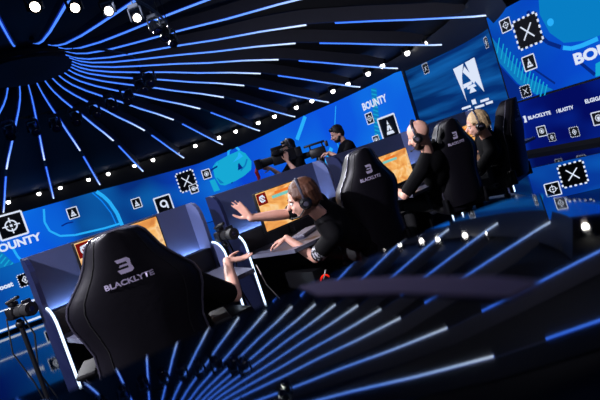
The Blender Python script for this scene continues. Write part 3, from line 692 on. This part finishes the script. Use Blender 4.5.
def make_chair():
    root = thing('gaming_chair', 'x', 'gaming chair', (0, 0, 0), 0, None)
    rows = []; rim = []
    zs = []
    for (a, _), (c, _) in zip(HWZ, HWZ[1:]): zs += [a, (a + c) / 2]
    zs.append(HWZ[-1][0]); n = 14
    for z in zs:
        h = hw_at(z); row = []; thick = .11 if z < 1.2 else .11 - .5 * (z - 1.2)
        for i in range(n + 1):
            s = -1 + 2 * i / n; row.append(rear_pt(s * h, z))
        for i in range(n + 1):
            s = 1 - 2 * i / n; row.append((s * h, back_y(z) + thick - .055 + .085 * abs(s) ** 2.5 - .012, z))
        rows.append(row)
    b = MB(); b.grid(rows, True); b.b.verts.ensure_lookup_table()
    L = 2 * (n + 1); vs = list(b.b.verts)
    b.b.faces.new(vs[:L][::-1]); b.b.faces.new(vs[-L:])
    bk = b.build('backrest', LEA, root, ang=60)
    pts = [rear_pt(-hw_at(z), z) + V((-.003, .0, 0)) for z in zs] + [rear_pt(hw_at(z), z) + V((.003, .0, 0)) for z in zs[::-1]]
    b = MB(); b.tube(pts, .0055, 6); b.build('piping', PIPE, bk)
    # seams
    for s in (-1, 1):
        b = MB(); b.tube([rear_pt(s * hw_at(z) * (.74 - .1 * max(0, z - 1)), z, .001) for z in zs[2:-3]], .0025, 5); b.build('seam', RUB, bk)
    f = lambda x, y: rear_pt(x, 1.05 + y, .004)
    text_obj('lettering', 'BLACKLYTE', .036, LOGO, bk, lambda x, y: rear_pt(x * 1.05, 1.055 + y, .004), .0012)
    k = .0088
    sh = lambda x, y: (x + .25 * y, y)
    em = [[(-3.2, 4.6), (2.2, 4.6), (3.4, 3.4), (3.4, 2.6), (-2.4, 2.6)], [(-1.6, 1.4), (3.2, 1.4), (3.2, .2), (-2.4, .2)], [(1.4, 2.6), (3.4, 2.6), (3.2, 1.4), (1.8, 1.4)],
          [(-3.4, -1.0), (3.6, -1.0), (3.9, -2.4), (2.6, -3.4), (-2.4, -3.4)], [(1.8, .2), (3.2, .2), (3.6, -1.0), (1.8, -1.0)]]
    poly_obj('chair_emblem', [[(x * k, y * k) for x, y in p] for p in em], LOGO, bk, lambda x, y, o: rear_pt(x, 1.125 + y, .004), 0)
    # seat
    rows = []
    for j, y in enumerate((-.02, .0, .1, .2, .32, .42, .47, .485)):
        h = .25 if y < .4 else .25 - (y - .4) * .5; row = []
        zt = .46 - (.03 if j in (0, 7) else 0)
        for i in range(13):
            s = -1 + i / 6; row.append((s * h, y, zt + .05 * abs(s) ** 3))
        for i in range(13):
            s = 1 - i / 6; row.append((s * h * .96, y, .385))
        rows.append(row)
    b = MB(); b.grid(rows, True); vs = list(b.b.verts); b.b.faces.new(vs[:26][::-1]); b.b.faces.new(vs[-26:]); b.build('seat', LEA, root, ang=60)
    for s in (-1, 1):
        b = MB(); b.box((s * .31, .2, .655), (.085, .27, .03), bev=.012); a = b.build('armrest', RUB, root)
        b = MB(); b.box((s * .31, .18, .55), (.045, .06, .2), bev=.01); b.box((s * .27, .18, .42), (.13, .06, .03), bev=.008); b.build('armrest_post', pbr('chair_steel_dark', (52, 54, 66), .35, .6), a)
        b = MB(); b.box((s * .245, -.01, .46), (.03, .08, .16), bev=.01); b.build('hinge_cover', BLACK, root)
    b = MB(); b.box((0, .2, .36), (.26, .24, .05), bev=.012); b.build('tilt_mechanism', BLACK, root)
    b = MB(); b.cone((0, .2, .11), (0, .2, .24), .035); b.cone((0, .2, .22), (0, .2, .35), .024); b.build('gas_lift', pbr('chair_steel_dark', (52, 54, 66), .35, .6), root)
    for a in range(5):
        t = a * 2 * PI / 5 + .3; c, s = math.cos(t), math.sin(t); p = V((0, .2, 0))
        b = MB(); b.tube([p + V((.02 * c, .02 * s, .125)), p + V((.16 * c, .16 * s, .11)), p + V((.31 * c, .31 * s, .085))], [.032, .026, .02]); lg = b.build('base_leg', BLACK, root)
        b = MB(); q = p + V((.31 * c, .31 * s, .03)); d = V((-s, c, 0)) * .012
        b.cone(q + d * .5, q + d * 2.2, .03); b.cone(q - d * .5, q - d * 2.2, .03); b.cone(q + V((0, 0, 0)), q + V((0, 0, .06)), .008); b.build('caster', RUB, lg)
    return root
ch = make_chair(); KIDS[ch.name] = list(ch.children)
for c in ch.children: KIDS[c.name] = list(c.children)
CL = [((-.862, 2.3), 16, 'large black gaming chair filling the left foreground, printed back towards the viewer', 1.12), ((.55, 3.85), 17, 'black gaming chair in the middle, beside the waving player', .9),
      ((1.56, 4.76), 12, 'black gaming chair behind the bald player', .88), ((2.47, 5.40), 46, 'rightmost black gaming chair, behind the blond player', 1)]
for i, ((x, y), rz, lab, sc) in enumerate(CL):
    c = ch if i == 0 else dup(ch)
    a = rad(rz); off = V((0, -.12)); c.location = (x - (-math.sin(a)) * -.12, y + math.cos(a) * .12 * 0 + .08, 0); c.location = (x - math.sin(a) * .1, y + math.cos(a) * .1, 0)
    c.rotation_euler = (0, 0, a); c.scale = (sc, 1, .965 if i else .975); c['label'] = lab

# ================================================================== PEOPLE
SKIN = pbr('skin', (226, 172, 150), .5, 0, .1, 25)
SHIRT = pbr('jersey_black', (6, 6, 9), .85, 0, .25, 18, .15)
TROU = pbr('trousers_black', (14, 14, 18), .8, 0, .2, 20)
SHOE = pbr('shoe_dark', (22, 22, 24), .6)
def hair_mat(name, rgb): return pbr(name, rgb, .55, 0, .5, 60, .4, .6)
EYE = pbr('eye_white', (225, 222, 218), .2); PUP = pbr('eye_dark', (20, 16, 14), .2); LIP = pbr('lips', (160, 92, 84), .5)
def basis(x, y, z):
    return Matrix(((x.x, y.x, z.x), (x.y, y.y, z.y), (x.z, y.z, z.z)))
def ik(s, w, l1, l2, pole):
    d = w - s; L = min(d.length, l1 + l2 - .004); u = d.normalized(); w = s + u * L
    a = (l1 * l1 - l2 * l2 + L * L) / (2 * L); h = math.sqrt(max(0, l1 * l1 - a * a))
    p = (V(pole) - u * V(pole).dot(u)).normalized(); return s + u * a + p * h, w
def hand(mb, w, d, n, thumb, curl=.25, spread=.12):
    d = V(d).normalized(); n = (V(n) - d * V(n).dot(d)).normalized(); sd = d.cross(n) * thumb   # sd points to the thumb side
    lens = [.072, .082, .076, .058]
    for i in range(4):
        off = (.030, .010, -.010, -.029)[i]
        kn = w + d * (.092 - .004 * abs(i - 1)) + sd * off; mb.cap(w + d * .015 + sd * off * .6, kn, .0145, .0125, 8)
        fd = (d + sd * (off * spread * 28)).normalized(); p = kn
        for j, fr in enumerate((.45, .31, .24)):
            ang = curl * (j + 1); v = fd * math.cos(ang) + n * math.sin(ang); q = p + v * lens[i] * fr * 1.05
            mb.cap(p, q, .0100 - .0012 * j, .0090 - .0012 * j, 8); p = q
    t0 = w + d * .022 + sd * .024; t1 = t0 + (d * .55 + sd * .7 + n * .3).normalized() * .045; t2 = t1 + (d * .85 + sd * .4 + n * .25).normalized() * .034; t3 = t2 + (d * .95 + sd * .2 + n * .25).normalized() * .026
    mb.chain([t0, t1, t2, t3], [.016, .0125, .0108, .009], 8)
def person(lab, pel, neck, hc, face, rt, wrists, hands, poles, legs, hair=None, beard=None, hs=1.0, scale=1.0):
    pel, neck, hc = V(pel), V(neck), V(hc); face = V(face).normalized(); rt = V(rt).normalized()
    root = thing('person', lab, 'person', (pel.x, pel.y, 0))
    org = V((pel.x, pel.y, 0))
    sp = (neck - pel).normalized(); rt = (rt - sp * rt.dot(sp)).normalized(); fw = sp.cross(rt)
    M = basis(rt, fw, sp); L = (neck - pel).length
    def torso(mb, g):
        mb.ball(pel + sp * .02, (.165 + g, .118 + g, .13 + g), 20, M)
        mb.ball(pel + sp * L * .3, (.148 + g, .108 + g, .15 + g), 20, M)
        mb.ball(pel + sp * L * .55, (.165 + g, .118 + g, .17 + g), 20, M)
        mb.ball(pel + sp * L * .76, (.17 + g, .112 + g, .13 + g), 20, M)
        for s in (-1, 1): mb.cap(neck - sp * .03 + rt * s * .05, neck - sp * .075 + rt * s * .165, .055 + g * .6, .062 + g, 12)
    hu = (hc - neck).normalized() * .4 + V((0, 0, 1)) * .6 if True else None
    hu = (hu - face * hu.dot(face)).normalized(); hr = face.cross(hu); H = basis(hr, face, hu)
    P = lambda x, y, z: hc + (hr * x + face * y + hu * z) * hs
    body = MB(); torso(body, 0)
    body.cap(neck - sp * .03, hc - hu * .05 - face * .02, .058, .056)
    k = hs
    body.ball(P(0, -.012, .035), (.076 * k, .098 * k, .09 * k), 20, H); body.ball(P(0, .022, -.03), (.064 * k, .072 * k, .085 * k), 20, H)
    body.ball(P(0, .045, -.092), (.036 * k, .032 * k, .026 * k), 14, H); body.ball(P(0, .075, .018), (.05 * k, .018 * k, .014 * k), 14, H)
    body.cap(P(0, .09, .005), P(0, .112, -.03), .010 * k, .0155 * k, 10)
    for s in (-1, 1):
        body.ball(P(s * .076, -.01, -.015), (.012 * k, .022 * k, .034 * k), 12, H); body.ball(P(s * .036, .07, -.03), (.02 * k, .018 * k, .022 * k), 10, H)
    body.ball(P(0, .088, -.062), (.024 * k, .012 * k, .010 * k), 10, H)
    shirt = MB(); torso(shirt, .013); pts = {}
    for s, nm in ((-1, 'L'), (1, 'R')):
        sh = neck - sp * .075 + rt * s * .178
        el, wr = ik(sh, V(wrists[nm]), .29 * scale, .265 * scale, poles[nm]); pts[nm] = (sh, el, wr)
        body.chain([sh, sh.lerp(el, .5), el, el.lerp(wr, .35), wr], [.058, .047, .040, .042, .027], 12)
        d, n, cu, spd = hands[nm]; hand(body, wr, d, n, -s if True else s, cu, spd)
        shirt.chain([sh, sh.lerp(el, .4), sh.lerp(el, .8)], [.074, .068, .064], 12)
    tr = MB(); tr.ball(pel + sp * .0, (.176, .13, .12), 20, M)
    shoes = []
    for s, (kn, an, toe) in zip((-1, 1), legs):
        hp = pel + rt * s * .092 - sp * .03; kn, an = V(kn), V(an); toe = V(toe).normalized()
        body.chain([hp, hp.lerp(kn, .5), kn, kn.lerp(an, .35), an], [.08, .07, .052, .05, .036], 10)
        tr.chain([hp, hp.lerp(kn, .5), kn, kn.lerp(an, .35), an + V((0, 0, .03))], [.098, .085, .068, .064, .055], 12)
        fb = MB(); c = V((an.x, an.y, an.z - .035)); fb.cap(c - toe * .04, c + toe * .05, .042, .046); fb.cap(c + toe * .05, c + toe * .15, .044, .032); fb.cap(c, an + V((0, 0, .02)), .045, .046)
        shoes.append(fb)
    for mb_, vx, nm, mt in ((body, .0065, 'body', SKIN), (shirt, .011, 'jersey', SHIRT), (tr, .013, 'trousers', TROU)):
        for v in mb_.b.verts: v.co -= org
        o = mb_.build(nm, mt, root); remesh(o, vx, 5 if nm == 'body' else 10)
    for fb in shoes:
        for v in fb.b.verts: v.co -= org
        o = fb.build('shoe', SHOE, root); remesh(o, .009, 5)
    for s in (-1, 1):
        e = MB(); e.ball(P(s * .032, .0765, .0) - org, .0125 * k, 12); eo = e.build('eye', EYE, root)
        e = MB(); e.ball(P(s * .032, .0855, .0) - org, .0062 * k, 8); e.build('pupil', PUP, eo)
        e = MB(); e.cap(P(s * .018, .093, .022) - org, P(s * .05, .082, .026) - org, .0045 * k, .004 * k, 8); e.build('eyebrow', hair[0] if hair else (beard or PUP), root)
    e = MB(); e.cap(P(-.02, .092, -.063) - org, P(.02, .092, -.063) - org, .0055 * k, .0055 * k, 8); e.build('lips', LIP, root)
    if hair:
        mt, style = hair; h = MB()
        h.ball(P(0, -.024, .052), (.086 * k, .102 * k, .088 * k), 20, H); h.ball(P(0, -.06, .0), (.078 * k, .06 * k, .085 * k), 16, H)
        if style == 'long':
            rnd = random.Random(3)
            for i in range(40):
                a = rnd.uniform(.75, 2.9) * rnd.choice((-1, 1)); x, y = math.sin(a), math.cos(a)
                r0 = P(x * .07, -.02 + y * .08, .095); r1 = P(x * .092, -.015 + y * .104, .05); r2 = P(x * .094, -.02 + y * .105, rnd.uniform(-.02, .02) + (.028 if y > .3 else -.05))
                h.chain([r0, r1, r2], [.014, .013, .007], 6)
        else:
            for s in (-1, 1): h.ball(P(s * .07, -.02, .015), (.016 * k, .035 * k, .05 * k), 10, H)
            h.ball(P(0, .05, .095), (.055 * k, .04 * k, .03 * k), 12, H)
        for v in h.b.verts: v.co -= org
        o = h.build('hair', mt, root); remesh(o, .006, 3)
    if beard:
        h = MB(); h.ball(P(0, .04, -.085), (.055 * k, .055 * k, .042 * k), 16, H)
        for s in (-1, 1): h.cap(P(s * .068, .0, -.03), P(s * .055, .045, -.075), .014 * k, .02 * k, 10)
        h.cap(P(-.03, .09, -.046), P(.03, .09, -.046), .009 * k, .009 * k, 8)
        for v in h.b.verts: v.co -= org
        o = h.build('beard', beard, root); remesh(o, .006, 3)
    return root, P, (hr, face, hu), pts
def headset(P, fr, lab, hs=1.0):
    hr, fc, hu = fr; c = P(0, 0, 0); root = thing('headset', lab, 'headset', c)
    Q = lambda x, y, z: (P(x, y, z) - c)
    b = MB(); b.tube([Q(.098 * math.cos(t), -.008, .02 + .118 * math.sin(t)) for t in [PI * i / 14 for i in range(15)]], .011, 8); b.build('headband', pbr('headset_grey', (70, 70, 84), .35, .3), root)
    for s in (-1, 1):
        b = MB(); b.cone(Q(s * .082, -.008, -.01), Q(s * .1, -.008, -.01), .046, .046, 20); b.cone(Q(s * .1, -.008, -.01), Q(s * .118, -.008, -.01), .042, .03, 20); cup = b.build('ear_cup', pbr('headset_black', (18, 18, 22), .35), root)
        b = MB(); b.cone(Q(s * .118, -.008, -.01), Q(s * .121, -.008, -.01), .018, .016, 16); b.build('cup_badge', PIPE, cup)
        b = MB(); b.tube([Q(s * .1, -.008, .02), Q(s * .104, -.008, .05)], .008); b.build('yoke', PIPE, root)
    b = MB(); b.tube([Q(-.108, .01, -.035), Q(-.1, .06, -.075), Q(-.06, .11, -.085)], .005, 6); b.ball(Q(-.05, .115, -.085), .011, 10); b.build('microphone', RUB, root)
    return root
HBR = hair_mat('hair_brown', (84, 52, 36)); HBL = hair_mat('hair_blond', (196, 166, 124)); HDK = hair_mat('hair_dark', (26, 22, 22)); BRD = hair_mat('beard_brown', (58, 42, 34))
def seat_legs(pel, fdir, rt):
    pel = V(pel); f = V(fdir).normalized(); r = V(rt).normalized(); out = []
    for s in (-1, 1):
        kn = pel + f * .42 + r * s * .13 + V((0, 0, -.0)); an = V((kn.x, kn.y, 0)) + f * .02 + V((0, 0, .085)); out.append((kn, an, f))
    return out
# waving player
pel = (.42, 4.0, .53)
r_, P_, fr_, pt_ = person('player in a black jersey leaning left with one hand raised for a high five', pel, (.10, 3.65, .89), (.02, 3.55, 1.05), (-.985, .0, -.1), (.38, .92, 0),
    {'L': (-.19, 3.84, .775), 'R': (-.39, 3.58, 1.03)}, {'L': ((-.95, .25, -.12), (.0, 0, -1), .35, .05), 'R': ((-.42, -.05, .88), (-.55, -.8, -.25), .07, .22)},
    {'L': (.7, -.5, -.35), 'R': (.1, .2, -1)}, seat_legs(pel, (-.7, .7, 0), (.7, .7, 0)), (HBR, 'long'), None, 1.08, 1.03)
headset(P_, fr_, 'grey and black headset on the waving player', 1.08)
sh, el, wr = pt_['L']; b = MB(); b.cone(sh.lerp(el, .58) - r_.location, sh.lerp(el, .8) - r_.location, .066, .064, 16, False)
pm = bpy.data.materials.new('sleeve_print'); pm.use_nodes = True; nt = pm.node_tree; bs = nt.nodes['Principled BSDF']; n = nt.nodes.new('ShaderNodeTexNoise'); n.inputs['Scale'].default_value = 45
tc = nt.nodes.new('ShaderNodeTexCoord'); nt.links.new(tc.outputs['Object'], n.inputs['Vector']); rr = ramp(nt, [(.5, (16, 16, 20)), (.56, (190, 190, 200))]); nt.links.new(n.outputs['Fac'], rr.inputs[0]); nt.links.new(rr.outputs[0], bs.inputs['Base Color'])
o = b.build('sleeve_print', pm, r_)
# nearest player, hidden behind the big chair but for the arm
pel = (-.86, 2.66, .53)
person('player hidden by the big foreground chair, only a bare forearm reaching out to the right', pel, (-.88, 2.68, .93), (-.93, 2.80, 1.05), (-.3, .95, -.1), (.97, .25, 0),
    {'L': (-1.25, 2.98, .74), 'R': (-.545, 3.06, .86)}, {'L': ((-.2, .95, -.1), (0, 0, -1), .3, .05), 'R': ((.88, .42, -.2), (-.15, -.25, .95), .16, .14)},
    {'L': (-.8, -.4, -.6), 'R': (.3, -.4, -.8)}, seat_legs(pel, (-.3, .95, 0), (.95, .3, 0)), (HDK, 'short'), None)
# bald player
pel = (1.42, 4.98, .53)
r_, P_, fr_, pt_ = person('bald player in a black jersey seen from behind, sitting at the third pod', pel, (1.28, 4.70, 1.03), (1.235, 4.64, 1.2), (-.82, .54, -.2), (.75, .66, 0),
    {'L': (.94, 4.90, .74), 'R': (1.3, 5.2, .74)}, {'L': ((-.6, .78, -.1), (0, 0, -1), .3, .05), 'R': ((-.6, .78, -.1), (0, 0, -1), .3, .05)},
    {'L': (-.5, -.7, -.5), 'R': (.7, .2, -.6)}, seat_legs(pel, (-.62, .78, 0), (.78, .62, 0)), None, BRD, 1.08)
headset(P_, fr_, 'black headset on the bald player')
# blond player
pel = (2.22, 5.58, .53)
r_, P_, fr_, pt_ = person('blond player in a black jersey leaning left, at the right of the row', pel, (2.06, 5.22, .96), (1.975, 5.15, 1.11), (-.95, .22, -.1), (.35, .93, 0),
    {'L': (1.72, 5.32, .78), 'R': (1.85, 5.7, .75)}, {'L': ((-.9, .4, -.1), (0, 0, -1), .3, .05), 'R': ((-.7, .7, -.1), (0, 0, -1), .3, .05)},
    {'L': (.4, -.7, -.6), 'R': (.6, .5, -.6)}, seat_legs(pel, (-.6, .8, 0), (.8, .6, 0)), (HBL, 'long'), None, 1.05)
headset(P_, fr_, 'black headset on the blond player')
# camera operators standing behind the pods
def stand_legs(x, y, f):
    f = V(f).normalized(); r = f.cross(V((0, 0, 1))); return [(V((x, y, .5)) + r * s * .11 + f * .03, V((x, y, .085)) + r * s * .13, f) for s in (-1, 1)]
r_, P_, fr_, pt_ = person('camera operator in black with a large camera on the shoulder, behind the pods', (.16, 8.0, .93), (.13, 8.0, 1.41), (.08, 7.98, 1.575), (-.95, -.3, -.05), (-.3, .95, 0),
    {'L': (.0, 7.72, 1.38), 'R': (-.3, 8.1, 1.36)}, {'L': ((.1, -.1, .95), (.1, .9, 0), .4, .05), 'R': ((-.8, -.4, .3), (0, -1, 0), .5, .05)},
    {'L': (.4, -.3, -.9), 'R': (.3, .3, -.9)}, stand_legs(.16, 8.0, (-1, -.2, 0)), (HDK, 'short'), None, 1.05)
headset(P_, fr_, 'black headset on the camera operator')
person('bearded man in a black shirt working a second camera, behind the pods', (1.05, 8.05, .93), (.96, 8.03, 1.39), (.885, 8.0, 1.545), (-.95, -.2, -.25), (-.2, .98, 0),
    {'L': (.66, 7.78, 1.30), 'R': (.66, 8.05, 1.3)}, {'L': ((-.9, .1, .1), (0, .2, -1), .5, .05), 'R': ((-.9, -.1, .1), (0, -.2, -1), .5, .05)},
    {'L': (.3, -.4, -.9), 'R': (.3, .4, -.9)}, stand_legs(1.05, 8.05, (-1, -.2, 0)), (HDK, 'short'), HDK, 1.05)
# broadcast cameras
CB = pbr('camera_black', (14, 14, 17), .4)
root = thing('broadcast_camera', 'large black shoulder camera with a red strap, pointing left', 'camera', (-.08, 7.8, 1.46), rad(4))
b = MB(); b.box((.05, 0, 0), (.38, .13, .19), bev=.02); b.box((.28, 0, .0), (.12, .11, .16), bev=.015); b.build('body', CB, root)
b = MB(); b.cone((-.14, 0, .0), (-.3, 0, .0), .06, .065, 20); b.cone((-.3, 0, 0), (-.34, 0, 0), .075, .075, 20); l = b.build('lens', RUB, root)
b = MB(); b.box((-.37, 0, 0), (.1, .19, .16), bev=.01); b.build('matte_box', CB, l)
b = MB(); b.box((-.02, -.06, .15), (.2, .05, .06), bev=.012); b.tube([(-.1, 0, .1), (-.08, 0, .15), (.15, 0, .15), (.17, 0, .1)], .014); b.build('handle', CB, root)
b = MB(); b.box((-.06, -.12, .09), (.14, .08, .07), bev=.01); b.cone((.01, -.12, .09), (.06, -.12, .09), .03, .038, 16); b.build('viewfinder', CB, root)
b = MB(); b.tube([(-.4, -.06, -.02), (-.43, -.08, -.1), (-.42, -.07, -.18), (-.45, -.07, -.28)], [.016, .03, .028, .012], 8); b.build('strap', pbr('strap_red', (190, 30, 30), .6), root)
root = thing('studio_camera', 'second black camera on a tripod, in front of the bearded man', 'camera', (.5, 7.9, 0), rad(-6))
b = MB(); b.box((0, 0, 1.36), (.26, .14, .15), bev=.02); b.build('body', CB, root)
b = MB(); b.cone((-.13, 0, 1.37), (-.27, 0, 1.37), .045, .055, 18); b.build('lens', RUB, root)
b = MB(); b.box((-.02, -.02, 1.5), (.34, .04, .035), bev=.01); b.cone((-.1, 0, 1.43), (-.1, 0, 1.5), .012); b.cone((.1, 0, 1.43), (.1, 0, 1.5), .012); b.build('top_rail', CB, root)
b = MB(); b.box((.17, -.05, 1.45), (.05, .12, .09), bev=.01); b.build('viewfinder', CB, root)
b = MB(); b.tube([(.05, 0, 1.25), (.25, -.06, 1.2), (.34, -.1, 1.16)], .012); b.build('pan_handle', CB, root)
b = MB(); b.lathe([(.06, 1.18), (.07, 1.22), (.05, 1.285)], (0, 0, 0), 18); b.build('tripod_head', CB, root)
for a in range(3):
    c, s = math.cos(a * 2.094), math.sin(a * 2.094); MB().tube([(.03 * c, .03 * s, 1.2), (.24 * c, .24 * s, .6), (.42 * c, .42 * s, .015)], [.024, .02, .015]).build('tripod_leg', CB, root)

# ================================================================== GLOSSY MIRROR SLAB ADDED UNDER THE CAMERA
GL = pbr('slab_black_glass', (4, 5, 12), .03, 0, 0, 3, 1.0, 0, 1.0)
GL.node_tree.nodes['Principled BSDF'].inputs['IOR'].default_value = 2.8
TSL = .046
tz = lambda y: 1.2 - TSL * y
TP = [(-.66, .2), (-.2, .41), (-.023, .51), (.154, .612), (.21, .636), (.25, .643), (.272, .633), (.282, .612), (.263, .463), (.225, .2), (.2, -.3), (-.66, -.3)]
root = thing('glossy_slab', 'black mirror-glossy tabletop in the near foreground, blurred, reflecting the ceiling lights', 'slab', (-.15, .15, 0))  # slab put under the lens to mirror the ceiling lights
og = V((-.15, .15, 0))
b = MB(); b.prism(TP, lambda a, c, t: V((a, c, tz(c) - t)) - og, .022); b.build('mirror_slab', GL, root, smooth=False)
A, Bq = V((-.012, .488)), V((.115, .285)); d = (Bq - A).normalized(); n2 = V((-d.y, d.x)) * .0
b = MB(); b.prism([(-.03, .512), (-.012, .445), (.05, .365), (.098, .282), (.122, .292), (.11, .33), (.055, .425), (.0, .5)], lambda a, c, t: V((a, c, tz(c) + .0008 + t)) - og, .0008)  # matt violet-grey band laid flat on the slab
sp = b.build('violet_strip', pbr('strip_violet_grey', (104, 92, 118), .6), root, smooth=False); sp['label'] = 'violet grey strip'
for x, y in ((-.55, .15), (.2, .5), (.15, -.25), (-.55, -.25)):
    b = MB(); b.cone((x + .15, y - .15, 0), (x + .15, y - .15, tz(y) - .022), .022, .022, 14); b.build('leg', BLACK, root)  # legs invented to carry the slab
